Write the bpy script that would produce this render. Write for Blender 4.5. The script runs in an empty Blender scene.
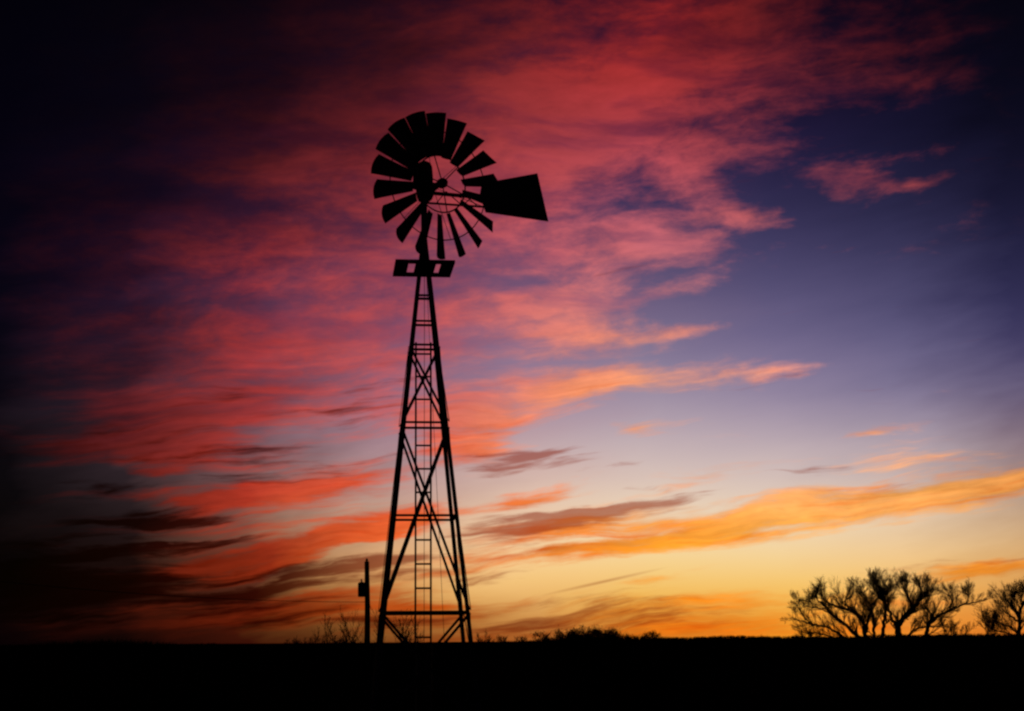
import bpy, math, random
from mathutils import Vector, Matrix

random.seed(7)
scene = bpy.context.scene
COL = scene.collection
PI = math.pi
R = math.radians

# ------------------------------------------------------------------ camera
W, H = 1024, 711
F = 1650.0                      # focal length in pixels
EYE = 1.5
PITCH = math.atan((641 - 355.5) / F)
ROLL = R(0.45)
rot = Matrix.Rotation(PI / 2 + PITCH, 3, 'X') @ Matrix.Rotation(-ROLL, 3, 'Z')
cam_d = bpy.data.cameras.new('camera')
cam = bpy.data.objects.new('camera', cam_d)
COL.objects.link(cam)
cam.location = (0, 0, EYE)
cam.rotation_euler = rot.to_euler('XYZ')
cam_d.sensor_fit = 'HORIZONTAL'
cam_d.sensor_width = 36
cam_d.lens = F / W * 36
cam_d.clip_start = 0.1
cam_d.clip_end = 20000
scene.camera = cam


def ray(px, py):
    return rot @ Vector(((px - W / 2) / F, -(py - H / 2) / F, -1.0))


def at(px, py, D):
    """the point seen at a pixel, D metres ahead"""
    r = ray(px, py)
    return Vector((0, 0, EYE)) + r * (D / r.y)


def on_plane(px, py, p0, n):
    r = ray(px, py)
    o = Vector((0, 0, EYE))
    return o + r * ((Vector(p0) - o).dot(n) / r.dot(n))


# ------------------------------------------------------------------ render
scene.view_settings.view_transform = 'Standard'
scene.view_settings.look = 'None'
scene.view_settings.exposure = 0
scene.view_settings.gamma = 1
scene.cycles.max_bounces = 4
scene.cycles.pixel_filter_type = 'BLACKMAN_HARRIS'
scene.cycles.filter_width = 2.4


# ------------------------------------------------------------------ helpers
def lin(c):
    return tuple((v / 255 / 12.92) if v / 255 <= 0.04045 else ((v / 255 + 0.055) / 1.055) ** 2.4 for v in c)


class MB:
    """collects shapes and links them as one mesh object"""

    def __init__(self):
        self.v, self.f = [], []

    def add(self, verts, faces):
        b = len(self.v)
        self.v += [tuple(p) for p in verts]
        self.f += [tuple(i + b for i in f) for f in faces]

    def tube(self, pts, radii, n=6, cap=True):
        pts = [Vector(p) for p in pts]
        if not hasattr(radii, '__len__'):
            radii = [radii] * len(pts)
        ref = None
        vs = []
        for i, p in enumerate(pts):
            d = (pts[min(i + 1, len(pts) - 1)] - pts[max(i - 1, 0)])
            d = d.normalized() if d.length > 1e-9 else Vector((0, 0, 1))
            if ref is None:
                ref = d.orthogonal().normalized()
            ref = (ref - d * ref.dot(d))
            ref = ref.normalized() if ref.length > 1e-6 else d.orthogonal().normalized()
            b = d.cross(ref)
            for k in range(n):
                a = 2 * PI * k / n
                vs.append(p + (ref * math.cos(a) + b * math.sin(a)) * radii[i])
        fs = []
        for i in range(len(pts) - 1):
            for k in range(n):
                fs.append((i * n + k, i * n + (k + 1) % n, (i + 1) * n + (k + 1) % n, (i + 1) * n + k))
        if cap:
            fs.append(tuple(range(n))[::-1])
            fs.append(tuple((len(pts) - 1) * n + k for k in range(n)))
        self.add(vs, fs)

    def bar(self, a, b, w, t, side=None):
        """flat bar from a to b: w wide along side, t thick"""
        a, b = Vector(a), Vector(b)
        d = (b - a).normalized()
        s = Vector(side) if side is not None else d.orthogonal()
        s = (s - d * s.dot(d)).normalized()
        u = d.cross(s)
        vs = [p + s * (i * w / 2) + u * (j * t / 2) for p in (a, b) for i, j in ((-1, -1), (1, -1), (1, 1), (-1, 1))]
        self.add(vs, [(3, 2, 1, 0), (4, 5, 6, 7), (0, 1, 5, 4), (1, 2, 6, 5), (2, 3, 7, 6), (3, 0, 4, 7)])

    def angle(self, a, b, w, t, s1, s2):
        """angle iron: an L profile extruded from a to b, flanges along s1 and s2"""
        a, b = Vector(a), Vector(b)
        d = (b - a).normalized()
        s1 = Vector(s1); s1 = (s1 - d * s1.dot(d)).normalized()
        s2 = Vector(s2); s2 = s2 - d * s2.dot(d); s2 = (s2 - s1 * s2.dot(s1)).normalized()
        prof = [(0, 0), (w, 0), (w, t), (t, t), (t, w), (0, w)]
        vs = [p + s1 * x + s2 * y for p in (a, b) for x, y in prof]
        fs = [(i, (i + 1) % 6, 6 + (i + 1) % 6, 6 + i) for i in range(6)]
        fs += [(5, 4, 3, 2, 1, 0), (6, 7, 8, 9, 10, 11)]
        self.add(vs, fs)

    def box(self, c, s, rz=0.0):
        c = Vector(c)
        m = Matrix.Rotation(rz, 3, 'Z')
        vs = [c + m @ Vector((x * s[0] / 2, y * s[1] / 2, z * s[2] / 2)) for z in (-1, 1) for x, y in ((-1, -1), (1, -1), (1, 1), (-1, 1))]
        self.add(vs, [(3, 2, 1, 0), (4, 5, 6, 7), (0, 1, 5, 4), (1, 2, 6, 5), (2, 3, 7, 6), (3, 0, 4, 7)])

    def torus(self, c, n, r, tr, seg=72, ns=6):
        c, n = Vector(c), Vector(n).normalized()
        u = n.orthogonal().normalized(); w = n.cross(u)
        vs, fs = [], []
        for i in range(seg):
            a = 2 * PI * i / seg
            e = u * math.cos(a) + w * math.sin(a)
            for k in range(ns):
                b = 2 * PI * k / ns
                vs.append(c + e * (r + tr * math.cos(b)) + n * tr * math.sin(b))
        for i in range(seg):
            j = (i + 1) % seg
            for k in range(ns):
                l = (k + 1) % ns
                fs.append((i * ns + k, j * ns + k, j * ns + l, i * ns + l))
        self.add(vs, fs)

    def build(self, name, mat, parent=None, smooth=False):
        me = bpy.data.meshes.new(name)
        me.from_pydata(self.v, [], self.f)
        me.materials.append(mat)
        if smooth:
            me.polygons.foreach_set('use_smooth', [True] * len(me.polygons))
        me.update()
        o = bpy.data.objects.new(name, me)
        COL.objects.link(o)
        if parent is not None:
            o.parent = parent
        return o


def tag(o, label=None, cat=None, group=None, kind=None):
    if label: o['label'] = label
    if cat: o['category'] = cat
    if group: o['group'] = group
    if kind: o['kind'] = kind
    return o


def empty(name, loc):
    e = bpy.data.objects.new(name, None)
    COL.objects.link(e)
    e.location = loc
    e.empty_display_size = 0.2
    return e


def material(name, c1, c2, scale, rough=0.7, metal=0.0, spec=0.3, bump=0.0, detail=5.0, stretch=(1, 1, 1)):
    m = bpy.data.materials.new(name)
    m.use_nodes = True
    nt = m.node_tree
    b = nt.nodes['Principled BSDF']
    tc = nt.nodes.new('ShaderNodeTexCoord')
    mp = nt.nodes.new('ShaderNodeMapping')
    mp.inputs['Scale'].default_value = stretch
    nz = nt.nodes.new('ShaderNodeTexNoise')
    nz.inputs['Scale'].default_value = scale
    nz.inputs['Detail'].default_value = detail
    rp = nt.nodes.new('ShaderNodeValToRGB')
    rp.color_ramp.elements[0].position = 0.35
    rp.color_ramp.elements[0].color = (*c1, 1)
    rp.color_ramp.elements[1].position = 0.68
    rp.color_ramp.elements[1].color = (*c2, 1)
    nt.links.new(tc.outputs['Object'], mp.inputs['Vector'])
    nt.links.new(mp.outputs['Vector'], nz.inputs['Vector'])
    nt.links.new(nz.outputs['Fac'], rp.inputs['Fac'])
    nt.links.new(rp.outputs['Color'], b.inputs['Base Color'])
    b.inputs['Roughness'].default_value = rough
    b.inputs['Metallic'].default_value = metal
    b.inputs['Specular IOR Level'].default_value = spec
    if bump:
        bp = nt.nodes.new('ShaderNodeBump')
        bp.inputs['Strength'].default_value = bump
        bp.inputs['Distance'].default_value = 0.02
        nt.links.new(nz.outputs['Fac'], bp.inputs['Height'])
        nt.links.new(bp.outputs['Normal'], b.inputs['Normal'])
    return m


M = {
    'steel': material('weathered_galvanised_steel', (0.10, 0.095, 0.09), (0.17, 0.165, 0.16), 9, 0.75, 0.0, 0.2, 0.1),
    'rust': material('rusted_steel', (0.07, 0.045, 0.03), (0.12, 0.10, 0.085), 12, 0.85, 0.0, 0.15, 0.1),
    'wood': material('grey_weathered_wood', (0.06, 0.05, 0.04), (0.12, 0.10, 0.085), 6, 0.9, 0, 0.1, 0.2, 6, (1, 1, 0.15)),
    'bark': material('dark_bark', (0.03, 0.024, 0.018), (0.065, 0.052, 0.04), 3, 0.95, 0, 0.05, 0.3),
    'twig': material('winter_twigs', (0.03, 0.022, 0.016), (0.055, 0.042, 0.03), 2, 0.95, 0, 0.05),
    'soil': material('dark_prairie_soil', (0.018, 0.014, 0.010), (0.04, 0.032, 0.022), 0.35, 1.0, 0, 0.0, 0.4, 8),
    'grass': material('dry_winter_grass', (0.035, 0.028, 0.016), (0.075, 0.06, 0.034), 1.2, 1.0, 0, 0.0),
    'cable': material('black_cable', (0.02, 0.02, 0.02), (0.03, 0.03, 0.03), 4, 0.8, 0, 0.1),
}

# ------------------------------------------------------------------ sky (world)
world = bpy.data.worlds.new('World')
scene.world = world
world.use_nodes = True
nt = world.node_tree
nt.nodes.clear()
N = nt.nodes.new
L = nt.links.new


def setin(sock, v):
    if hasattr(v, 'is_output') or isinstance(v, bpy.types.NodeSocket):
        L(v, sock)
    else:
        sock.default_value = v


def math_(op, a, b=None, c=None, clamp=False):
    n = N('ShaderNodeMath'); n.operation = op; n.use_clamp = clamp
    setin(n.inputs[0], a)
    if b is not None: setin(n.inputs[1], b)
    if c is not None: setin(n.inputs[2], c)
    return n.outputs[0]


def sstep(x, lo, hi, to0=0.0, to1=1.0):
    n = N('ShaderNodeMapRange'); n.interpolation_type = 'SMOOTHSTEP'
    setin(n.inputs['Value'], x)
    n.inputs['From Min'].default_value = lo
    n.inputs['From Max'].default_value = hi
    n.inputs['To Min'].default_value = to0
    n.inputs['To Max'].default_value = to1
    return n.outputs['Result']


def mixc(f, a, b, mode='MIX'):
    n = N('ShaderNodeMix'); n.data_type = 'RGBA'; n.blend_type = mode
    setin(n.inputs[0], f)
    setin(n.inputs[6], a if not isinstance(a, tuple) else (*a, 1))
    setin(n.inputs[7], b if not isinstance(b, tuple) else (*b, 1))
    return n.outputs[2]


def mixf(f, a, b):
    n = N('ShaderNodeMix'); n.data_type = 'FLOAT'
    setin(n.inputs[0], f); setin(n.inputs[2], a); setin(n.inputs[3], b)
    return n.outputs[0]


def comb(x, y):
    n = N('ShaderNodeCombineXYZ'); setin(n.inputs[0], x); setin(n.inputs[1], y)
    return n.outputs[0]


def mapping(v, loc, ang, sc, typ='TEXTURE'):
    n = N('ShaderNodeMapping'); n.vector_type = typ
    L(v, n.inputs['Vector'])
    n.inputs['Location'].default_value = (loc[0], loc[1], 0)
    n.inputs['Rotation'].default_value = (0, 0, -R(ang))
    n.inputs['Scale'].default_value = (sc[0], sc[1], 1)
    return n.outputs[0]


def noise(v, scale, detail=5.0, rough=0.55, dist=0.0, lac=2.0, out='Fac'):
    n = N('ShaderNodeTexNoise'); n.noise_dimensions = '2D'
    L(v, n.inputs['Vector'])
    n.inputs['Scale'].default_value = scale
    n.inputs['Detail'].default_value = detail
    n.inputs['Roughness'].default_value = rough
    n.inputs['Lacunarity'].default_value = lac
    n.inputs['Distortion'].default_value = dist
    return n.outputs[out]


def sky_uv(px, py):
    """pixel -> (azimuth, -elevation), both as radians * F / 100"""
    r = ray(px, py).normalized()
    return math.atan2(r.x, r.y) * F / 100, -math.asin(r.z) * F / 100


tc = N('ShaderNodeTexCoord')
sx = N('ShaderNodeSeparateXYZ'); L(tc.outputs['Generated'], sx.inputs[0])
AZ = math_('MULTIPLY', math_('ARCTAN2', sx.outputs[0], sx.outputs[1]), F / 100)
EL = math_('MULTIPLY', math_('ARCSINE', sx.outputs[2]), -F / 100)
P0 = comb(AZ, EL)


def vadd(a, b):
    n = N('ShaderNodeVectorMath'); n.operation = 'ADD'; L(a, n.inputs[0]); setin(n.inputs[1], b); return n.outputs[0]


def vmad(a, b, c):
    n = N('ShaderNodeVectorMath'); n.operation = 'MULTIPLY_ADD'
    L(a, n.inputs[0]); setin(n.inputs[1], b); setin(n.inputs[2], c); return n.outputs[0]


# domain warp: big slow swirls, then finer streaky ones
w1 = noise(mapping(P0, (0, 0), 2, (1.6, 0.8)), 1.0, 3, 0.5, out='Color')
P1 = vadd(vmad(w1, (0.55, 0.26, 0), P0), (-0.275, -0.13, 0))
w2 = noise(mapping(P0, (3, 7), 4, (0.55, 0.15)), 1.0, 4, 0.6, out='Color')
P2 = vadd(vmad(w2, (0.40, 0.12, 0), P1), (-0.20, -0.06, 0))


def field(v, blobs, base):
    acc = base
    for i, (cx, cy, rx, ry, ang, amp) in enumerate(blobs):
        if i % 8 == 0 and i:            # evaluated in short runs: the shader stack is small
            v = vmad(acc, (1e-6, 1e-6, 0), v)
        g = N('ShaderNodeTexGradient'); g.gradient_type = 'SPHERICAL'
        L(mapping(v, sky_uv(cx, cy), ang, (rx / 100, ry / 100)), g.inputs[0])
        acc = math_('MULTIPLY_ADD', g.outputs['Fac'], amp, acc)
    return acc


# --- smooth colour of the clear sky and of the sunlit cloud, by azimuth and elevation
ROWS = [-560, 0, 100, 200, 300, 400, 480, 540, 590, 640]
CLEAR = {
    -500: [(1, 1, 3), (1, 1, 3), (1, 1, 3), (1, 1, 3), (1, 1, 3), (2, 1, 4), (2, 1, 4), (2, 1, 3), (2, 1, 3), (1, 0, 1)],
    0: [(1, 1, 4), (2, 1, 8), (2, 1, 10), (4, 2, 14), (7, 4, 18), (6.8, 5.2, 14.2), (9, 7, 11), (4.5, 3.0, 4.5), (3, 1, 3), (2, 0, 2)],
    130: [(1, 1, 4), (3.2, 1.6, 8.0), (6.4, 3.2, 14.4), (12.8, 5.6, 20.8), (34, 15, 38), (36.8, 24.0, 36.8), (46, 36, 40), (26, 13, 12), (20, 6, 5), (14, 4, 3)],
    260: [(2, 1, 6), (8.8, 3.2, 11.2), (19.2, 7.2, 22.4), (38.4, 14.4, 35.2), (76, 36, 64), (98, 66, 86), (112, 82, 82), (110, 70, 52), (80, 28, 14), (48, 12, 5)],
    390: [(2, 1, 8), (19.2, 6.4, 19.2), (40.0, 16.0, 33.6), (60.8, 27.2, 51.2), (112, 62, 98), (140, 104, 130), (185, 152, 152), (222, 175, 130), (222, 152, 72), (95, 38, 10)],
    520: [(3, 2, 10), (36, 13, 32), (58, 26, 54), (78, 44, 81), (120, 83, 116), (154.5, 130.5, 158.1), (216.2, 185.6, 175.4), (248, 212, 165), (248, 196, 110), (170, 78, 12)],
    650: [(3, 3, 12), (38, 13, 33), (42, 24, 54), (51, 40, 80), (97.5, 83.7, 120.8), (153.6, 139.3, 166.0), (220.3, 197.7, 189.1), (248, 221.3, 174.7), (246, 197.9, 85.4), (222, 112, 10.8)],
    780: [(3, 3, 12), (24, 9, 26), (20, 13, 38), (36, 31, 68), (80.6, 75.3, 115.5), (136.3, 123.6, 159.4), (214.2, 193.5, 189.1), (245, 219.2, 178.9), (246, 197.9, 86.4), (245, 138, 10.8)],
    900: [(3, 3, 12), (11, 5, 18), (12, 9, 30), (27, 25, 56), (65.7, 62.5, 100.7), (116.8, 109.0, 148.5), (195.8, 176.9, 178.6), (238, 208.1, 166.4), (246, 189.8, 91.2), (230, 115, 8.4)],
    1024: [(2, 2, 8), (5, 3, 12), (6, 6, 20), (15, 14, 36), (38.4, 37.2, 72.0), (74.4, 69.6, 112.8), (159.0, 135.7, 139.9), (208, 172, 126), (226, 160, 74), (200, 95, 12)],
    1600: [(1, 1, 5), (2, 2, 8), (3, 3, 10), (5, 5, 14), (8, 8, 18), (14, 12, 24), (24, 18, 26), (34, 22, 20), (36, 18, 9), (24, 9, 4)],
}
LIT = {
    -500: [(1, 0, 2), (1, 0, 2), (1, 0, 2), (1, 0, 2), (1, 0, 2), (2, 1, 3), (2, 1, 3), (2, 1, 3), (2, 1, 3), (1, 0, 1)],
    0: [(1, 1, 3), (2, 1, 7), (3, 1, 8), (6, 2, 12), (14, 5, 16), (16, 6, 14), (18, 5, 7), (10, 3, 3), (7, 2, 2), (3, 1, 1)],
    130: [(2, 1, 4), (6, 2, 8), (8, 3, 10), (20, 6, 15), (70.4, 19.4, 27.3), (92, 28, 34), (80, 22, 20), (62, 16, 10), (56, 14, 7), (24, 5, 3)],
    260: [(4, 2, 7), (18, 4, 11), (28.9, 7.6, 14.4), (69.7, 20.4, 26.3), (172, 54, 58), (158, 54, 54), (178, 54, 38), (155, 46, 22), (125, 36, 12), (62, 15, 5)],
    390: [(6, 2, 8), (32.4, 8.1, 15.3), (68.6, 19.4, 25.5), (148, 46, 51.9), (190, 80, 84), (205, 88, 84), (228, 92, 56), (230, 98, 44), (200, 88, 26), (85, 28, 6)],
    520: [(8, 3, 8), (82, 20, 27), (140, 42, 42), (188, 74, 80.6), (206, 106, 112), (243, 142, 108), (244, 124, 66), (235, 120, 40), (210, 108, 28), (125, 46, 7)],
    650: [(8, 3, 8), (150, 33, 33), (170, 49, 47), (182, 82, 97.5), (214, 120, 126), (252, 164, 100), (246, 148, 92), (252, 160, 30), (235, 140, 34), (212, 100, 13)],
    780: [(8, 3, 8), (104, 27, 28), (108, 31, 40), (170, 73, 83), (220, 124, 122), (250, 168, 136), (252, 168, 118), (254, 176, 52), (240, 145, 36), (232, 114, 13)],
    900: [(5, 2, 7), (64, 14, 19), (84, 22, 32), (178, 67, 71), (205, 115, 116), (235, 152, 130), (250, 170, 92), (248, 165, 58), (240, 142, 34), (212, 96, 11)],
    1024: [(3, 1, 4), (20, 4, 11), (18, 6, 17), (46, 19, 32), (90, 54, 62), (140, 88, 82), (240, 160, 85), (235, 150, 60), (225, 130, 35), (190, 80, 10)],
    1600: [(1, 1, 3), (3, 1, 4), (4, 2, 5), (8, 4, 9), (14, 9, 12), (22, 14, 15), (30, 18, 12), (30, 16, 8), (26, 12, 5), (18, 7, 2)],
}
V0, V1 = -16.0, 0.05
t_el = math_('DIVIDE', math_('SUBTRACT', EL, V0), V1 - V0, clamp=True)
# let the colour field wander a little with the cloud streaks so that its steps never show as lines
AZw = math_('ADD', AZ, math_('MULTIPLY', math_('SUBTRACT', noise(mapping(P0, (5, 1), 10, (2.0, 0.5)), 1.0, 4), 0.5), 1.3))


def colour_field(table):
    xs = sorted(table)
    acc = None
    prev = None
    for x in xs:
        n = N('ShaderNodeValToRGB')
        cr = n.color_ramp
        cr.interpolation = 'B_SPLINE'
        pos = [min(max((sky_uv(512, y)[1] - V0) / (V1 - V0), 0), 1) for y in ROWS]
        cols = [lin(c) for c in table[x]]
        cr.elements[0].position = pos[0]; cr.elements[0].color = (*cols[0], 1)
        cr.elements[1].position = pos[-1]; cr.elements[1].color = (*cols[-1], 1)
        for p, c in zip(pos[1:-1], cols[1:-1]):
            e = cr.elements.new(p); e.color = (*c, 1)
        L(t_el, n.inputs['Fac'])
        u = (x - 512) / 100 if abs(x - 512) > 512 else sky_uv(x, 355)[0]
        if acc is None:
            acc = n.outputs['Color']
        else:
            mr = N('ShaderNodeMapRange'); mr.interpolation_type = 'LINEAR'
            L(AZw, mr.inputs['Value'])
            mr.inputs['From Min'].default_value = prev
            mr.inputs['From Max'].default_value = u
            acc = mixc(mr.outputs['Result'], acc, n.outputs['Color'])
        prev = u
    return acc


clear = colour_field(CLEAR)
lit = colour_field(LIT)

# --- cloud texture
low = sstep(EL, -3.5, -1.7)                       # 0 high up, 1 near the horizon
nA = mixf(0.42, noise(mapping(P1, (11, 3), 3, (1.05, 0.46)), 1.0, 9, 0.62), noise(mapping(P1, (6, 13), 5, (0.42, 0.15)), 1.0, 8, 0.62))      # billowy and mottled, high
nB = mixf(0.34, noise(mapping(P1, (4, 9), 6, (1.6, 0.17)), 1.0, 8, 0.60), noise(mapping(P1, (8, 2), 7, (0.85, 0.065)), 1.0, 7, 0.62))        # long streaks, low
NA = math_('MULTIPLY', math_('SUBTRACT', nA, 0.5), 6.0)
NB_ = math_('MULTIPLY', math_('SUBTRACT', nB, 0.5), 5.2)
NZ = mixf(low, NA, NB_)
nC = noise(mapping(P1, (17, 5), 6, (1.3, 0.11)), 1.0, 7, 0.60)
NC = math_('MULTIPLY', math_('SUBTRACT', nC, 0.5), 4.0)
nD = noise(mapping(P1, (2, 15), -4, (2.4, 0.42)), 1.0, 6, 0.55)       # wide dusky bands inside the deck
ND = math_('MULTIPLY', math_('SUBTRACT', nD, 0.5), 4.0)

LITB = [
    (330, 150, 430, 330, 0, 2.1), (560, 110, 280, 200, 20, 1.4), (640, 100, 230, 80, 28, 1.2), (740, 25, 190, 60, 14, 1.3), (800, 100, 280, 140, 10, 0.5), (805, 80, 80, 30, 12, -0.8), (880, 128, 140, 34, 4, -0.7),
    (890, 45, 150, 60, 18, 1.35), (815, 75, 80, 36, 10, 0.9), (900, 95, 110, 36, 8, 0.9), (760, 120, 140, 50, 5, 0.6),
    (630, 178, 75, 38, 10, -1.2), (745, 170, 80, 22, 6, -0.6), (860, 120, 150, 40, 0, -0.3), (700, 228, 60, 10, 2, -0.6), (250, 205, 240, 17, -8, -0.8), (515, 285, 70, 16, 0, -0.9), (520, 345, 60, 10, 0, -0.8), (470, 330, 60, 12, 0, -0.5),
    (655, 246, 115, 36, 3, 1.9), (746, 216, 70, 20, -4, 2.1), (850, 184, 56, 26, -8, 1.7), (918, 186, 50, 13, 4, 2.0), (805, 210, 30, 40, 0, -0.6), (700, 168, 110, 36, 5, 1.3),
    (560, 305, 130, 42, 2, 1.6), (600, 340, 150, 20, 3, 1.3), (685, 331, 70, 11, 4, 1.6), (680, 290, 80, 16, 12, 1.3),
    (560, 394, 190, 36, 8, 1.9), (590, 382, 80, 22, 8, 1.2), (735, 376, 115, 28, 3, 1.8), (790, 373, 50, 12, 4, 1.4),
    (872, 432, 60, 8, 9, 2.0), (645, 432, 70, 15, 5, 1.6), (480, 425, 90, 30, 4, 1.4), (900, 455, 120, 16, 5, 1.1), (480, 362, 100, 20, 0, -0.4),
    (530, 499, 115, 14, 11, 2.1), (715, 472, 120, 18, 8, 1.7), (470, 455, 70, 26, 0, 1.7),
    (545, 530, 150, 26, 8, 1.7), (560, 552, 190, 20, 7, 2.2), (720, 520, 230, 40, 7, 2.0), (880, 500, 200, 34, 7, 2.0), (1010, 488, 170, 32, 7, 2.0),
    (570, 542, 110, 8, 9, -1.8),
    (620, 616, 280, 30, 3, 1.9), (980, 571, 140, 13, 5, 2.7), (720, 634, 480, 18, 0, 1.3), (820, 614, 160, 26, 2, 0.9), (650, 583, 70, 8, 2, 1.2),
    (200, 420, 230, 64, 0, 2.2), (185, 452, 70, 28, 4, 1.0), (330, 482, 170, 26, 12, 1.9), (385, 523, 120, 20, 15, 2.2), (200, 497, 150, 18, 6, 1.4),
    (160, 474, 40, 10, 5, 1.6), (80, 448, 170, 22, 2, 1.5), (60, 478, 100, 13, 0, -1.8), (120, 507, 80, 10, 0, -1.2),
    (205, 562, 130, 11, 12, 2.0), (290, 556, 190, 16, 14, 1.6), (250, 573, 90, 9, 11, 1.6), (170, 520, 280, 80, 6, 1.1), (250, 618, 320, 30, 3, 2.1), (300, 532, 190, 34, 12, 0.9), (330, 596, 200, 20, 6, 1.0), (430, 420, 90, 40, 0, 0.9), (330, 345, 340, 56, 0, 1.2),
    (400, 600, 120, 30, 5, 0.8), (330, 585, 140, 8, 8, -1.2), (330, 440, 150, 30, 5, -0.5),
    (860, 330, 260, 80, 0, -0.8),
    (1400, 300, 500, 200, 5, 1.0), (-400, 300, 600, 300, 5, 1.1), (700, -300, 900, 300, 15, 1.2),
]
DARKB = [
    (535, 460, 100, 26, 6, 1.7), (480, 455, 70, 30, 0, 0.8), (515, 530, 130, 24, 6, 1.7), (625, 507, 130, 13, 5, 1.6), (560, 522, 100, 14, 5, 1.1),
    (105, 491, 60, 12, 4, 2.2), (150, 521, 120, 16, 3, 2.2), (160, 545, 140, 16, 5, 2.0), (40, 575, 150, 60, 0, 2.0), (330, 468, 120, 18, 8, 0.8), (200, 594, 310, 40, 4, 1.85), (590, 614, 260, 24, 2, 1.6),
    (200, 533, 80, 6, 4, -1.8), (75, 529, 70, 6, 2, -1.6), (100, 543, 60, 6, 2, -1.4), (100, 566, 40, 5, 2, -1.2), (230, 582, 100, 5, 9, -1.4),
    (400, 562, 80, 18, 10, 1.3), (300, 572, 130, 18, 10, 1.0), (340, 622, 170, 16, 0, 1.2), (230, 440, 220, 70, 3, 0.8), (390, 395, 130, 40, 0, 0.7),
    (960, 565, 120, 8, 5, 0.9), (480, 575, 120, 12, 2, 1.1), (620, 470, 60, 8, 3, 1.0), (660, 490, 50, 6, 2, 1.0), (860, 462, 120, 14, 6, 0.8),
]
bl = field(P2, LITB, -0.95)
bd = field(vmad(bl, (1e-6, 1e-6, 0), P2), DARKB, -0.75)
cov = math_('MULTIPLY_ADD', NZ, mixf(low, 0.80, 0.95), bl)
cov = math_('MULTIPLY_ADD', math_('SUBTRACT', cov, 0.5), mixf(low, 0.74, 1.0), 0.45)     # softer, thinner edges high up
dl = sstep(cov, -0.45, 1.35)
dd = sstep(math_('MULTIPLY_ADD', NC, 0.95, bd), -0.15, 1.15, 0.0, 0.95)
trail = field(vmad(bd, (1e-6, 1e-6, 0), P0), [(602, 582, 70, 2.2, 12, 0.55)], 0.0)     # a thin vapour trail
east = sstep(AZ, -3.2, 0.0)
dd = math_('MAXIMUM', math_('MULTIPLY', dd, mixf(east, 1.0, 0.80)), trail)

# brightness ripple and dusky violet bands inside the cloud deck
rip = math_('MULTIPLY_ADD', NB_, mixf(low, 0.05, 0.26), math_('MULTIPLY_ADD', NA, 0.14, 1.0))
rip = math_('MAXIMUM', rip, 0.3)
vm = N('ShaderNodeVectorMath'); vm.operation = 'SCALE'
L(lit, vm.inputs[0]); L(rip, vm.inputs['Scale'])
dusk = mixc(1.0, mixc(0.62, lit, clear), (0.78, 0.72, 0.92), 'MULTIPLY')
band = math_('MULTIPLY', sstep(ND, -0.15, 0.95), mixf(low, 0.75, 0.15))
cloud = mixc(band, vm.outputs[0], dusk)
deep = mixc(1.0, cloud, (0.90, 0.56, 0.34), 'MULTIPLY')          # thick parts near the sun burn a deeper orange
cloud = mixc(math_('MULTIPLY', math_('MULTIPLY', sstep(NC, -0.2, 0.9), low), 0.8), cloud, deep)
sky = mixc(dl, clear, cloud)
dark = mixc(1.0, mixc(0.55, clear, lit), mixc(east, (0.12, 0.038, 0.034), (0.40, 0.14, 0.09)), 'MULTIPLY')
sky = mixc(dd, sky, dark)

# atmosphere model under it: the last of the daylight from a sun at the horizon
SUN_AZ = math.atan2(ray(720, 640).x, ray(720, 640).y)
SUN_EL = R(0.6)
nish = N('ShaderNodeTexSky')
nish.sky_type = 'NISHITA'
nish.sun_disc = False
nish.sun_elevation = SUN_EL
nish.sun_rotation = SUN_AZ
bg1 = N('ShaderNodeBackground'); L(nish.outputs[0], bg1.inputs['Color']); bg1.inputs['Strength'].default_value = 0.0003
bg2 = N('ShaderNodeBackground'); L(sky, bg2.inputs['Color']); bg2.inputs['Strength'].default_value = 1.0
add = N('ShaderNodeAddShader'); L(bg1.outputs[0], add.inputs[0]); L(bg2.outputs[0], add.inputs[1])
out = N('ShaderNodeOutputWorld'); L(add.outputs[0], out.inputs['Surface'])
world.cycles.sampling_method = 'MANUAL'
world.cycles.sample_map_resolution = 256

# ------------------------------------------------------------------ sun: almost set, behind the trees
sl = bpy.data.lights.new('sun', 'SUN')
sl.energy = 0.03
sl.angle = R(0.5)
sl.color = (1.0, 0.55, 0.25)
so = bpy.data.objects.new('sun', sl)
COL.objects.link(so)
sd = Vector((math.sin(SUN_AZ) * math.cos(SUN_EL), math.cos(SUN_AZ) * math.cos(SUN_EL), math.sin(SUN_EL)))
so.rotation_euler = sd.to_track_quat('Z', 'Y').to_euler()
so.location = (30, 40, 30)


# ------------------------------------------------------------------ ground
def ground_z(x, y):
    d = math.hypot(x, y)
    a = math.atan2(x, y)
    near = 0.05 * math.sin(x * 0.31 + 1.3) * math.sin(y * 0.23 + 0.4) * min(1, d / 10)
    t = min(1.0, max(0.0, (a + 0.02) / 0.16))
    top = 1.22 + 0.42 * t * t * (3 - 2 * t)
    top += 0.07 * math.sin(x * 0.13 + 0.8) + 0.06 * math.sin(x * 0.37) + 0.04 * math.sin(x * 0.9 + 2)
    ridge = top * math.exp(-((d - 160) / 28) ** 2)           # a low rise across the view
    far = 0.0
    if d > 200:
        far = -min(1.0, (d - 200) / 200) * (0.5 + 0.3 * math.sin(x * 0.011 + 0.6))
    return near + ridge + far


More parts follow.
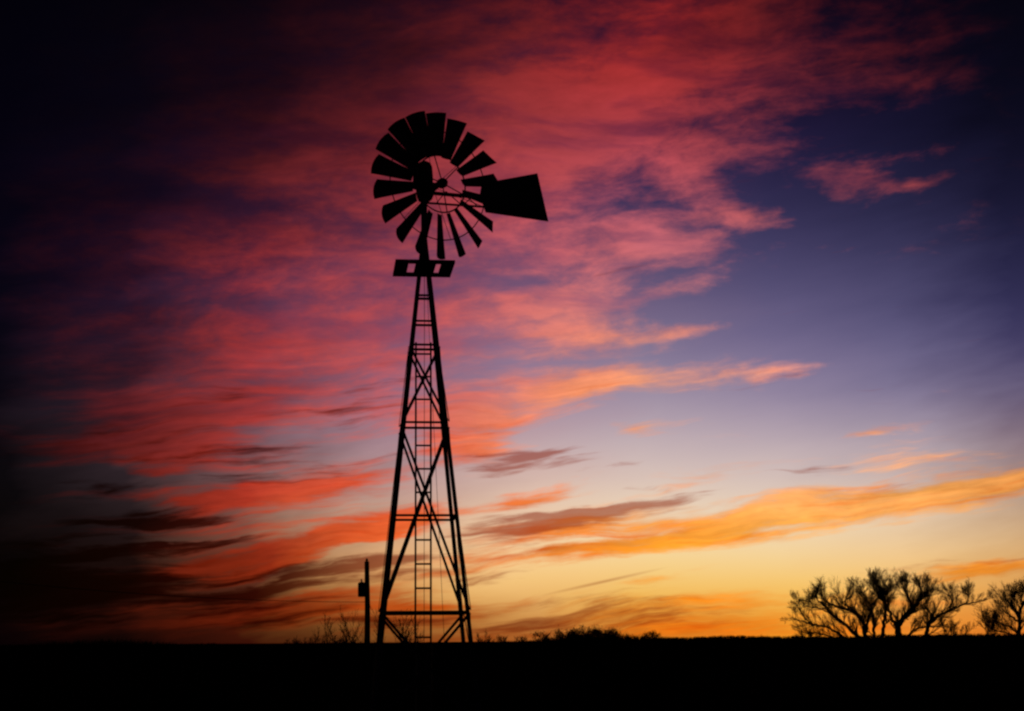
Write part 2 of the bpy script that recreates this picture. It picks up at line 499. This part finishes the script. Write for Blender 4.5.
def build_ground():
    mb = MB()
    rings = [0.0] + [1.5 * 1.09 ** i for i in range(100)]
    rings = [r for r in rings if r < 9000]
    seg = 360
    vs = [(0, 0, ground_z(0, 0))]
    for r in rings[1:]:
        for k in range(seg):
            a = 2 * PI * k / seg
            x, y = r * math.sin(a), r * math.cos(a)
            vs.append((x, y, ground_z(x, y)))
    fs = []
    for k in range(seg):
        fs.append((0, 1 + (k + 1) % seg, 1 + k))
    for i in range(len(rings) - 2):
        for k in range(seg):
            a = 1 + i * seg + k; b = 1 + i * seg + (k + 1) % seg
            c = a + seg; d = b + seg
            fs.append((a, b, d, c))
    mb.add(vs, fs)
    return mb.build('ground', M['soil'], smooth=True)


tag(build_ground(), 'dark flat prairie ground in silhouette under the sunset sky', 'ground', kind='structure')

# ------------------------------------------------------------------ windmill
TD = 27.0
base = at(423.5, 641, TD)
TX = base.x
TZ = ground_z(TX, TD)
mill = empty('windmill', (TX, TD, TZ))
tag(mill, 'tall steel farm windmill with an eighteen blade wheel and tail vane on a lattice tower', 'windmill')
ORG = Vector((TX, TD, TZ))
YAW = R(6.5)
RY = Matrix.Rotation(YAW, 3, 'Z')


def z_of(py):
    return at(423.5, py, TD).z - TZ


PXM = (at(424, 280, TD) - at(423, 280, TD)).length      # metres per pixel there


def hw(z):
    z0, h0 = 0.0, 0.89
    z1, h1 = z_of(280), 0.122
    return h0 + (h1 - h0) * (z - z0) / (z1 - z0)


def corner(i, z):
    s = ((-1, -1), (1, -1), (1, 1), (-1, 1))[i % 4]
    h = hw(z)
    return RY @ Vector((s[0] * h, s[1] * h, 0)) + Vector((0, 0, z))


ZTOP = z_of(229)
for i in range(4):
    mb = MB()
    a, b = corner(i, -0.02), corner(i, ZTOP)
    s1 = corner(i + 1, 1) - corner(i, 1)
    s2 = corner(i - 1, 1) - corner(i, 1)
    mb.angle(a, b, 0.065, 0.008, s1, s2)
    mb.bar(a + Vector((0, 0, 0.02)), a + Vector((0, 0, 0.05)), 0.16, 0.16, s1)
    mb.build('leg', M['steel'], mill)

GIRTS = [296, 322, 346, 424, 516.5, 611.5]
for gi, gy in enumerate(GIRTS):
    z = z_of(gy)
    for i in range(4):
        mb = MB()
        a, b = corner(i, z), corner(i + 1, z)
        out_n = (a + b) / 2 - Vector((0, 0, z))
        mb.angle(a, b, 0.038 if gi < 5 else 0.05, 0.005, (0, 0, -1), -out_n)
        mb.build('girt', M['steel'], mill)


def braces(z_hi, z_lo, w):
    for i in range(4):
        for flip in (0, 1):
            a = corner(i + flip, z_hi); b = corner(i + 1 - flip, z_lo)
            m = (corner(i, z_lo) + corner(i + 1, z_lo)) / 2
            n = Vector((m.x, m.y, 0)).normalized()
            off = n * (0.006 + 0.016 * flip)
            mb = MB()
            mb.bar(a + off, b + off, w, 0.007, n.cross(b - a))
            mb.build('brace', M['steel'], mill)


braces(z_of(349), z_of(424), 0.04)
braces(z_of(430), z_of(611), 0.042)
braces(z_of(614), 0.12, 0.045)

# ladder on the near face
mb = MB()
zl0, zl1 = 0.25, z_of(345)


def lad(z, sx):
    h = hw(z) + 0.012
    return RY @ Vector((sx, -h * 0.98, 0)) + Vector((-0.058 + 0.035 * z / zl1, 0, z))


for sx_ in (-0.122, 0.122):
    mb.bar(lad(zl0, sx_), lad(zl1, sx_), 0.030, 0.026, (1, 0, 0))
ladder = mb.build('ladder', M['steel'], mill)
z_r = z_of(638) - 0.38 * 3
while z_r < zl1:
    if z_r > zl0:
        mb = MB()
        mb.tube([lad(z_r, -0.13), lad(z_r, 0.13)], 0.016, 6)
        mb.build('rung', M['steel'], ladder)
    z_r += 0.383

# platform: a plank deck with two openings beside the tower
zp = z_of(268.5)


def plank_rect(x0, x1, y0, y1, z0=0.0, t=0.045):
    mbp.add([RY @ Vector((x, y, 0)) + Vector((-0.01, 0, zp + zz)) for zz in (z0 - t / 2, z0 + t / 2) for x, y in ((x0, y0), (x1, y0), (x1, y1), (x0, y1))],
            [(3, 2, 1, 0), (4, 5, 6, 7), (0, 1, 5, 4), (1, 2, 6, 5), (2, 3, 7, 6), (3, 0, 4, 7)])


mbp = MB()
XA, XB, YA, YB = -0.49, 0.49, -0.56, 0.56
hx0, hx1 = -0.27, -0.145
gx0, gx1 = 0.185, 0.275
hy0, hy1 = -0.43, 0.40
plank_rect(XA, hx0, YA, YB)
plank_rect(gx1, XB, YA, YB)
plank_rect(hx0 + .004, gx1 - .004, YA, hy0)
plank_rect(hx0 + .004, gx1 - .004, hy1, YB)
plank_rect(hx1, gx0, hy0 + .004, hy1 - .004)
mbp.build('platform', M['wood'], mill)
# mast pipe, pump rod and furl wire
mb = MB()
mb.tube([(0, 0, z_of(262)), (0, 0, z_of(202))], [0.045, 0.055], 12)
mb.build('mast_pipe', M['steel'], mill, smooth=True)
mb = MB()
mb.tube([(0.01, 0, 0.02), (0.008, 0, z_of(262))], 0.005, 6)
mb.build('pump_rod', M['steel'], mill)
mb = MB()
mb.tube([(0.36, 0.1, 0.9), (0.10, 0.05, z_of(349)), (0.02, 0.02, z_of(250))], 0.004, 5)
mb.build('furl_wire', M['steel'], mill)

# gearbox with its hood
AW = R(35)
NW = Vector((math.sin(AW), -math.cos(AW), 0))          # where the wheel faces
HW_ = Vector((math.cos(AW), math.sin(AW), 0))
UP = Vector((0, 0, 1))
Ro = 1.265
OFF = 0.345
zh = at(436.6, 185.1, TD - OFF * math.cos(AW)).z - TZ
AX = Vector((0.058, 0, zh + 0.005))                              # tower axis at hub height
HUB = AX + NW * OFF


def frame_pt(n, h, u):
    return AX + NW * n + HW_ * h + UP * u


def lofted(sections, name, mat, parent):
    """sections: list of (u, n0, n1, h) boxes with rounded corners stacked upward"""
    mbl = MB()
    k = 20
    vs = []
    for u, n0, n1, h in sections:
        cn, rn = (n0 + n1) / 2, (n1 - n0) / 2
        for j in range(k):
            a = 2 * PI * j / k
            ca, sa = math.cos(a), math.sin(a)
            e = 0.55
            vs.append(frame_pt(cn + rn * abs(ca) ** e * (1 if ca > 0 else -1), h * abs(sa) ** e * (1 if sa > 0 else -1), u))
    fs = []
    for i in range(len(sections) - 1):
        for j in range(k):
            fs.append((i * k + j, i * k + (j + 1) % k, (i + 1) * k + (j + 1) % k, (i + 1) * k + j))
    fs.append(tuple(range(k))[::-1]); fs.append(tuple((len(sections) - 1) * k + j for j in range(k)))
    mbl.add(vs, fs)
    return mbl.build(name, mat, parent, smooth=False)


gear = lofted([(-0.20, -0.16, -0.02, 0.06), (-0.17, -0.20, 0.04, 0.09), (-0.10, -0.24, 0.10, 0.10), (0.06, -0.27, 0.10, 0.11), (0.10, -0.27, 0.10, 0.11)], 'gearbox', M['rust'], mill)
lofted([(0.075, -0.36, 0.06, 0.115), (0.22, -0.36, 0.06, 0.115), (0.40, -0.35, 0.04, 0.11), (0.48, -0.29, 0.00, 0.09), (0.515, -0.22, -0.06, 0.05)], 'hood', M['steel'], gear)

# wheel
mb = MB()
mb.tube([AX + NW * 0.14, AX + NW * 0.20, AX + NW * 0.22, AX + NW * 0.40, AX + NW * 0.42, AX + NW * 0.5, AX + NW * 0.56], [0.075, 0.075, 0.055, 0.055, 0.085, 0.085, 0.05], 20)
wheel = mb.build('wheel_hub', M['rust'], mill, smooth=False)
PITCHB = R(33)
RI, RO = 0.385 * Ro, 0.745 * Ro
NB = 18
for k in range(NB):
    th = R(-2.2 + 20 * k)                    # clockwise from the top, seen from the front
    rad = UP * math.cos(th) + HW_ * math.sin(th)
    tan = -UP * math.sin(th) + HW_ * math.cos(th)
    cv = tan * math.cos(PITCHB) + NW * math.sin(PITCHB)
    pn = rad.cross(cv).normalized()
    if pn.dot(NW) < 0:
        pn = -pn
    mb = MB()
    nr, ns = 4, 5
    vs = []
    jit = random.uniform(-0.012, 0.012)
    for side in (0, 1):
        for i in range(nr + 1):
            f = i / nr
            r = (0.395 + (1.0 - 0.395) * f) * Ro
            ch = (0.132 + (0.273 - 0.132) * f) * Ro
            for j in range(ns + 1):
                g = j / ns - 0.5
                camb = 0.10 * ch * (1 - (2 * g) ** 2)
                rr = r - (0.02 * Ro * (2 * g) ** 2 if i == nr else 0)
                vs.append(HUB + rad * rr + cv * (ch * (g + jit)) - pn * (camb - 0.004 * side))
    w_ = ns + 1
    off = (nr + 1) * w_
    fs = []
    for i in range(nr):
        for j in range(ns):
            a = i * w_ + j
            fs.append((a, a + 1, a + w_ + 1, a + w_))
            b = a + off
            fs.append((b, b + w_, b + w_ + 1, b + 1))
    edge = [j for j in range(w_)] + [i * w_ + ns for i in range(1, nr + 1)] + [nr * w_ + j for j in range(ns - 1, -1, -1)] + [i * w_ for i in range(nr - 1, 0, -1)]
    for q in range(len(edge)):
        a, b = edge[q], edge[(q + 1) % len(edge)]
        fs.append((a, a + off, b + off, b))
    mb.add(vs, fs)
    mb.build('blade', M['steel'], wheel)
for name, r in (('inner_ring', RI), ('outer_ring', RO)):
    mb = MB(); mb.torus(HUB + NW * (0.07 if r < 0.6 else 0.0), NW, r, 0.010 if r > 0.6 else 0.013)
    mb.build(name, M['steel'], wheel, smooth=True)
for k in range(6):
    th = R(45 + 60 * k)
    rad = UP * math.cos(th) + HW_ * math.sin(th)
    mb = MB()
    mb.tube([AX + NW * 0.46 + rad * 0.07, HUB + NW * 0.07 + rad * (RI - .005)], 0.010, 6)
    mb.tube([AX + NW * 0.18 + rad * 0.07, HUB + rad * RO], 0.005, 6)
    mb.build('spoke', M['steel'], wheel)

# tail: folded half beside the wheel, boom truss and trapezoid vane
TA = R(8)
TDIR = Vector((math.cos(TA), math.sin(TA), 0))
TN = Vector((-math.sin(TA), math.cos(TA), 0))
TP = ORG + Vector((0.02, 0, 0)) - TN * 0.0


def tail(px, py):
    return on_plane(px, py, TP, TN) - ORG


mb = MB()
a, b = tail(426, 192.5), tail(497, 199)
mb.bar(a, b, 0.06, 0.03, (0, 0, 1))
a2, b2 = tail(424.5, 202.8), tail(486, 207.0)
mb.bar(a2, b2, 0.032, 0.025, (0, 0, 1))
for (p, q) in (((446, 191.5), (462, 205.4)), ((462, 193), (478, 206.4)), ((436, 203.6), (446, 191.5)), ((462, 205.4), (476, 194.5))):
    mb.bar(tail(*p), tail(*q), 0.016, 0.012, (0, 0, 1))
boom = mb.build('tail_boom', M['steel'], mill)
mb = MB()
poly = [(494.5, 181.2), (537.3, 173.4), (548.4, 221.8), (485.5, 212.6), (479.5, 196), (481.5, 184.5)]
pf = [tail(*p) - TN * 0.012 for p in poly]
pb = [p + TN * 0.005 for p in pf]
n_ = len(poly)
mb.add(pf + pb, [tuple(range(n_)), tuple(range(n_, 2 * n_))[::-1]] + [((i + 1) % n_, i, n_ + i, n_ + (i + 1) % n_) for i in range(n_)])
vane = mb.build('vane', M['steel'], boom)
for p_, q_ in (((503, 181.5), (505, 213.5)), ((531, 176.5), (536, 217.5))):
    mb = MB()
    mb.bar(tail(*p_) + TN * .012, tail(*q_) + TN * .012, 0.03, 0.02, TDIR)
    mb.build('vane_rib', M['steel'], vane)


# ------------------------------------------------------------------ bare trees
def grow(mb_limb, mb_twig, p, d, length, r, level, rng, up=0.25, minr=0.02, spread=1.0, flat=0.6, wob=0.2, ratio=(.42, .68)):
    """a crooked branch with side branches; thick wood to one mesh, twigs to the other"""
    n = max(3, int(4 + level))
    pts, rad = [p.copy()], [r]
    cur = d.normalized()
    kids = []
    for i in range(n):
        cur = (cur + Vector((rng.gauss(0, wob), rng.gauss(0, wob) * flat, rng.gauss(0, wob * .8) + up * 0.16))).normalized()
        p = p + cur * (length / n)
        f = (i + 1) / n
        pts.append(p.copy()); rad.append(max(minr, r * (1 - 0.72 * f)))
        if level > 0 and f > 0.2:
            for _ in range(2 if level == 1 or rng.random() < .55 else 1):
                kids.append((p.copy(), cur.copy(), max(minr, r * (1 - 0.72 * f) * 0.68), f))
    (mb_limb if level > 1 else mb_twig).tube(pts, rad, 6 if level > 1 else 3, cap=False)
    for kp, kd, kr, f in kids:
        ax = kd.orthogonal().normalized()
        ax = Matrix.Rotation(rng.uniform(0, 2 * PI), 3, kd) @ ax
        nd = (kd + ax * rng.uniform(.45, 1.05) * spread)
        nd.z += up * 0.5
        grow(mb_limb, mb_twig, kp, nd.normalized(), length * rng.uniform(*ratio) * (1.08 - 0.3 * f), kr, level - 1, rng, up, minr, spread, flat, wob, ratio)


def smooth_line(pts, sub=4):
    out = []
    for i in range(len(pts) - 1):
        p0 = pts[max(i - 1, 0)]; p1 = pts[i]; p2 = pts[i + 1]; p3 = pts[min(i + 2, len(pts) - 1)]
        for s in range(sub):
            t = s / sub
            out.append(0.5 * ((2 * p1) + (p2 - p0) * t + (2 * p0 - 5 * p1 + 4 * p2 - p3) * t * t + (3 * p1 - p0 - 3 * p2 + p3) * t ** 3))
    out.append(pts[-1])
    return out


def limb_tree(name, D, limbs, seed, x0, label, group=None, k=0.248, ox=770, oy=540, minr=0.0095, kid=(1.0, 2.3), dens=1.0):
    """limbs: (list of (cx, cy) in crop units, start radius px, end radius px)"""
    rng = random.Random(seed)
    px_m = D / F
    gx = at(x0, 640, D).x
    gz = ground_z(gx, D)
    root = empty(name, (gx, D, gz))
    o = Vector((gx, D, gz))
    lm, tw = MB(), MB()
    for pts, r0, r1 in limbs:
        dep = rng.uniform(-1, 1) * 3.0
        P_ = []
        for i, (cx, cy) in enumerate(pts):
            f = i / (len(pts) - 1)
            cy = cy if cy > 270 else 270 - (270 - cy) * 0.76
            P_.append(at(ox + cx * k, oy + cy * k, D + dep * f) - o)
        P_ = smooth_line(P_, 6)
        m = len(P_)
        rad = [1.25 * (r0 + (r1 - r0) * (i / (m - 1)) ** 0.8) * px_m for i in range(m)]
        lm.tube([p + Vector((rng.gauss(0, .05), 0, rng.gauss(0, .05))) for p in P_], rad, 8)
        for i in range(2, m):
            f = i / (m - 1)
            if f < 0.22:
                continue
            d = (P_[i] - P_[i - 1]).normalized()
            nk = (rng.random() < 0.75 * dens) + (rng.random() < .32 * dens) if i < m - 1 else 2
            for _ in range(nk):
                ax = Matrix.Rotation(rng.uniform(0, 2 * PI), 3, d) @ d.orthogonal().normalized()
                nd = d * rng.uniform(.5, 1.0) + ax * rng.uniform(.4, 1.0)
                nd.z += 0.35
                ln = rng.uniform(*kid) * (1.15 - 0.55 * f)
                grow(lm, tw, P_[i], nd.normalized(), ln, max(minr, rad[i] * 0.4), 2 if rng.random() < .75 else 1, rng, 0.28, minr, 0.75, 0.9, 0.10, (.5, .8))
    lm.build('trunk', M['bark'], root, smooth=True)
    tw.build('crown', M['twig'], root)
    tag(root, label, 'tree', group)
    return root


BIG = [
    ([(505, 470), (518, 400), (516, 350), (545, 310), (580, 280), (602, 235), (612, 190), (600, 150)], 3.6, 0.5),
    ([(516, 360), (492, 318), (474, 270), (462, 230), (478, 185)], 1.8, 0.4),
    ([(580, 282), (562, 235), (548, 185), (556, 140)], 1.6, 0.4),
    ([(600, 240), (630, 205), (640, 165)], 1.2, 0.3),
    ([(500, 470), (455, 400), (462, 320), (466, 265), (440, 212), (418, 165), (415, 122)], 2.0, 0.5),
    ([(440, 215), (470, 185), (500, 150)], 1.0, 0.3),
    ([(500, 472), (424, 400), (420, 330), (404, 262), (384, 215), (346, 152)], 1.8, 0.4),
    ([(404, 265), (436, 225), (455, 195), (440, 150)], 1.1, 0.3),
    ([(497, 474), (392, 400), (372, 322), (330, 288), (262, 264), (216, 234), (205, 205)], 2.2, 0.4),
    ([(388, 372), (398, 310), (412, 280)], 1.4, 0.8),
    ([(330, 288), (300, 240), (330, 215)], .9, 0.3),
    ([(495, 476), (372, 402), (308, 345), (256, 306), (214, 258), (190, 235)], 2.2, 0.4),
    ([(256, 306), (200, 275), (130, 262)], .9, 0.3),
    ([(495, 478), (330, 412), (240, 356), (162, 336), (88, 314)], 1.6, 0.35),
    ([(162, 336), (130, 300), (110, 262)], .7, 0.25),
    ([(508, 474), (615, 412), (640, 345), (672, 313), (722, 284), (782, 258), (868, 236)], 2.3, 0.35),
    ([(642, 342), (650, 300), (622, 258), (640, 215)], 1.3, 0.3),
    ([(722, 284), (735, 240), (720, 205)], .9, 0.3),
    ([(782, 258), (800, 225), (790, 200)], .8, 0.25),
    ([(512, 470), (560, 385), (602, 356), (650, 348), (690, 350)], 1.3, 0.4),
    ([(505, 470), (330, 425), (210, 380), (140, 376)], 1.2, .3),
]
limb_tree('bare_tree', 200, BIG, 11, 896, 'large leafless tree with wide spreading limbs standing on the right horizon', dens=1.12)
RT = [
    ([(1020, 470), (1005, 385), (1002, 312), (976, 262), (932, 222)], 2.4, 0.4),
    ([(1002, 315), (1016, 262), (1012, 215)], 1.8, 0.4),
    ([(1022, 470), (1040, 380), (1062, 300), (1090, 240), (1075, 190)], 2.2, 0.4),
    ([(1005, 385), (965, 350), (925, 335)], 1.0, 0.3),
    ([(976, 262), (975, 225), (990, 200)], 1.0, 0.3),
    ([(1062, 300), (1110, 270), (1160, 255)], 1.4, 0.3),
    ([(1016, 265), (1040, 235), (1050, 205)], 1.0, 0.3),
    ([(1003, 330), (960, 300), (930, 262)], 1.1, 0.3),
    ([(1005, 400), (970, 380), (900, 360), (860, 330)], 1.0, 0.3),
]
limb_tree('bare_tree', 190, RT, 5, 1022, 'leafless tree cut off by the right edge of the view', dens=1.3)


def shrub(name, px, py_top, width, D, seed, label, cat, group=None, stems=7, level=2, minr=0.012, up=0.5):
    """many thin stems rising from one foot"""
    rng = random.Random(seed)
    gx = at(px, 640, D).x
    gz = ground_z(gx, D)
    root = empty(name, (gx, D, gz))
    h = at(px, py_top, D).z - gz
    wd = width * D / F
    lm, tw = MB(), MB()
    for s in range(stems):
        a = rng.uniform(0, 2 * PI)
        q = rng.uniform(0.1, 1.0)
        d = Vector((math.cos(a) * q * wd * 0.5, math.sin(a) * q * wd * 0.3, h * (1.0 - 0.35 * q * q)))
        ln = d.length * rng.uniform(.6, .78)
        grow(lm, tw, Vector((rng.gauss(0, .04) * wd, rng.gauss(0, .04) * wd, -0.02)), d, ln, max(minr * 2.2, h * 0.012), level, rng, up, minr, 0.8, 0.8)
    lm.build('trunk', M['bark'], root, smooth=True)
    tw.build('crown', M['twig'], root)
    tag(root, label, cat, group)
    return root


SH = 'bare shrubs along the dark horizon'
shrub('bare_shrub', 404, 601, 52, 60, 21, 'leafless thin twigged shrub seen through the foot of the windmill tower', 'shrub', SH, 5, minr=0.006)
shrub('bare_shrub', 354, 608, 28, 75, 22, 'leafless spindly shrub just left of the utility pole', 'shrub', SH, 3, minr=0.006)
shrub('bare_shrub', 325, 622, 14, 75, 23, 'small upright twiggy shrub poking up left of the utility pole', 'shrub', SH, 3, minr=0.007)
shrub('bare_shrub', 300, 636, 46, 80, 24, 'low spreading shrub at the left end of the dark shrubs by the pole', 'shrub', SH, 8)
shrub('bare_shrub', 342, 632, 34, 82, 25, 'low dense shrub between the small upright shrub and the pole', 'shrub', SH, 8)
shrub('bare_shrub', 484, 635, 24, 120, 29, 'low twiggy shrub just right of the windmill tower foot', 'shrub', SH, 7)
shrub('bare_shrub', 812, 629, 40, 175, 33, 'low shrub beneath the left limbs of the large bare tree', 'shrub', SH, 6, 2, 0.015)
shrub('bare_shrub', 952, 619, 56, 180, 31, 'low wide shrub just right of the large bare tree', 'shrub', SH, 7, 2, 0.016)
shrub('bare_shrub', 984, 610, 46, 180, 32, 'taller twiggy shrub beside the tree at the right edge', 'shrub', SH, 7, 2, 0.016)


# far trees: small rounded crowns on the skyline
def far_tree(px, top, width, D, seed, label, dens=1.0):
    rng = random.Random(seed)
    gx = at(px, 640, D).x
    gz = ground_z(gx, D)
    root = empty('far_tree', (gx, D, gz))
    h = at(px, top, D).z - gz
    wd = width * D / F
    lm, tw = MB(), MB()
    lm.tube([(0, 0, -0.1), (0.05 * wd, 0, h * 0.4), (0, 0, h * 0.75)], [h * 0.05, h * 0.035, h * 0.012], 7)
    for s in range(9):
        a = rng.uniform(0, 2 * PI)
        lm.tube([(0.03 * wd, 0, h * .3), (math.cos(a) * wd * .22, math.sin(a) * wd * .22, h * .6), (math.cos(a) * wd * .4, math.sin(a) * wd * .4, h * rng.uniform(.7, .9))], [h * .025, h * .015, h * .006], 5)
    n = int(1500 * dens)
    clumps = [(rng.uniform(-.36, .36), rng.uniform(-.36, .36), rng.uniform(.22, .74)) for _ in range(16)]
    for i in range(n):
        c = clumps[i % len(clumps)]
        p = Vector(((c[0] + rng.gauss(0, .085)) * wd, (c[1] + rng.gauss(0, .085)) * wd, (c[2] + rng.gauss(0, .10)) * h))
        d = Vector((rng.gauss(0, 1), rng.gauss(0, 1), rng.gauss(.4, 1))).normalized() * h * 0.06
        s = d.orthogonal().normalized() * h * 0.024
        b = len(tw.v)
        tw.v += [tuple(p - s), tuple(p + s), tuple(p + d)]
        tw.f.append((b, b + 1, b + 2))
    lm.build('trunk', M['bark'], root, smooth=True)
    tw.build('crown', M['twig'], root)
    tag(root, label, 'tree', 'far trees on the skyline')


for args in (
    (568, 625, 28, 520, 41, 'leftmost round tree of the dark far off clump right of the windmill', 1.1),
    (588, 623, 30, 530, 42, 'tallest round tree in the middle of the dark far off clump', 1.3),
    (608, 626, 28, 525, 43, 'rightmost lower tree of the dark far off clump', 1.1),
    (543, 628, 24, 560, 44, 'thin crowned far tree standing just left of the dark clump', .6),
    (522, 634, 16, 560, 45, 'small faint far tree between the windmill and the dark clump', .5),
    (503, 633, 14, 560, 46, 'small far tree nearest the right legs of the windmill', .5),
    (652, 629.5, 22, 600, 47, 'small far tree standing alone right of the dark clump', .8),
    (722, 634.5, 16, 700, 48, 'tiny far tree alone midway between the clump and the large bare tree', .8),
    (764, 634, 12, 700, 49, 'tiny far tree just left of the large bare tree', .7),
):
    far_tree(*args)

# ------------------------------------------------------------------ utility pole and its cable
PD = 140.0
pb_ = at(367.2, 641, PD)
pz = ground_z(pb_.x, PD)
po = empty('utility_pole', (pb_.x, PD, pz))
tag(po, 'wooden utility pole with a transformer can on its left side', 'utility pole')
o_ = Vector((pb_.x, PD, pz))
ptop = at(366.8, 561.5, PD) - o_
mb = MB()
mb.tube([(0, 0, -0.1), (0.0, 0, ptop.z * .5), (ptop.x, 0, ptop.z)], [0.26, 0.23, 0.20], 12)
mb.build('pole', M['wood'], po, smooth=True)
mb = MB()
mb.tube([ptop + Vector((0, 0, 0.0)), ptop + Vector((0, 0, 0.10)), ptop + Vector((0, 0, 0.16)), ptop + Vector((0, 0, .26))], [0.09, 0.12, 0.10, 0.05], 10)
mb.build('insulator', M['rust'], po, smooth=True)
c0 = at(361.8, 597, PD) - o_
c1 = at(361.8, 582, PD) - o_
mb = MB()
mb.tube([c0, c0 + Vector((0, 0, .05)), c1 - Vector((0, 0, .12)), c1 - Vector((0, 0, .05)), c1], [0.26, 0.33, 0.33, 0.27, 0.14], 18)
tr = mb.build('transformer', M['steel'], po)
mb = MB()
mb.tube([c1 - Vector((0, 0, .02)), c1 + Vector((-.03, 0, .14)), c1 + Vector((-.03, 0, .26))], [0.06, 0.07, 0.035], 8)
mb.build('bushing', M['rust'], tr)
zm = (c0.z + c1.z) / 2
for dz in (-.35, .35):
    mb = MB()
    mb.bar(Vector((c0.x, 0, zm + dz)), Vector((0.0, 0, zm + dz)), 0.09, 0.07, (0, 0, 1))
    mb.build('bracket', M['rust'], po)

mb = MB()
A_ = at(366, 602, PD)
B_ = at(-60, 575, 110)
pts = []
for i in range(25):
    t = i / 24
    p = A_.lerp(B_, t); p.z -= 0.9 * 4 * t * (1 - t) * 0.5
    pts.append(p)
mb.tube(pts, 0.022, 5)
tag(mb.build('power_cable', M['cable'], None), 'thin dark cable running left from the utility pole', 'cable')

# ------------------------------------------------------------------ grass
rng = random.Random(3)
mb = MB()
for i in range(13000):
    d = 5 + 90 * rng.random() ** 1.7
    a = rng.uniform(-0.42, 0.42)
    big = i >= 5200
    if big:
        d = rng.gauss(158, 9)
    x, y = d * math.sin(a), d * math.cos(a)
    z = ground_z(x, y)
    for b in range(5):
        h = rng.uniform(.10, .34) if not big else rng.uniform(.08, .30) + 1.0 * max(0, math.sin(x * 0.21) * math.sin(x * 0.057 + 1)) ** 2 * rng.random()
        q = rng.uniform(0, 2 * PI)
        bx, by = x + rng.gauss(0, .06), y + rng.gauss(0, .06)
        wv = Vector((math.cos(q), math.sin(q), 0)) * (0.03 if big else 0.006)
        lean = Vector((rng.gauss(0, .35), rng.gauss(0, .35), 1)) * h
        p = Vector((bx, by, z - 0.01))
        mb.add([p - wv, p + wv, p + lean * .6 + wv * .6, p + lean * .6 - wv * .6, p + lean + Vector((lean.x, lean.y, 0)) * .25],
               [(0, 1, 2, 3), (3, 2, 4)])
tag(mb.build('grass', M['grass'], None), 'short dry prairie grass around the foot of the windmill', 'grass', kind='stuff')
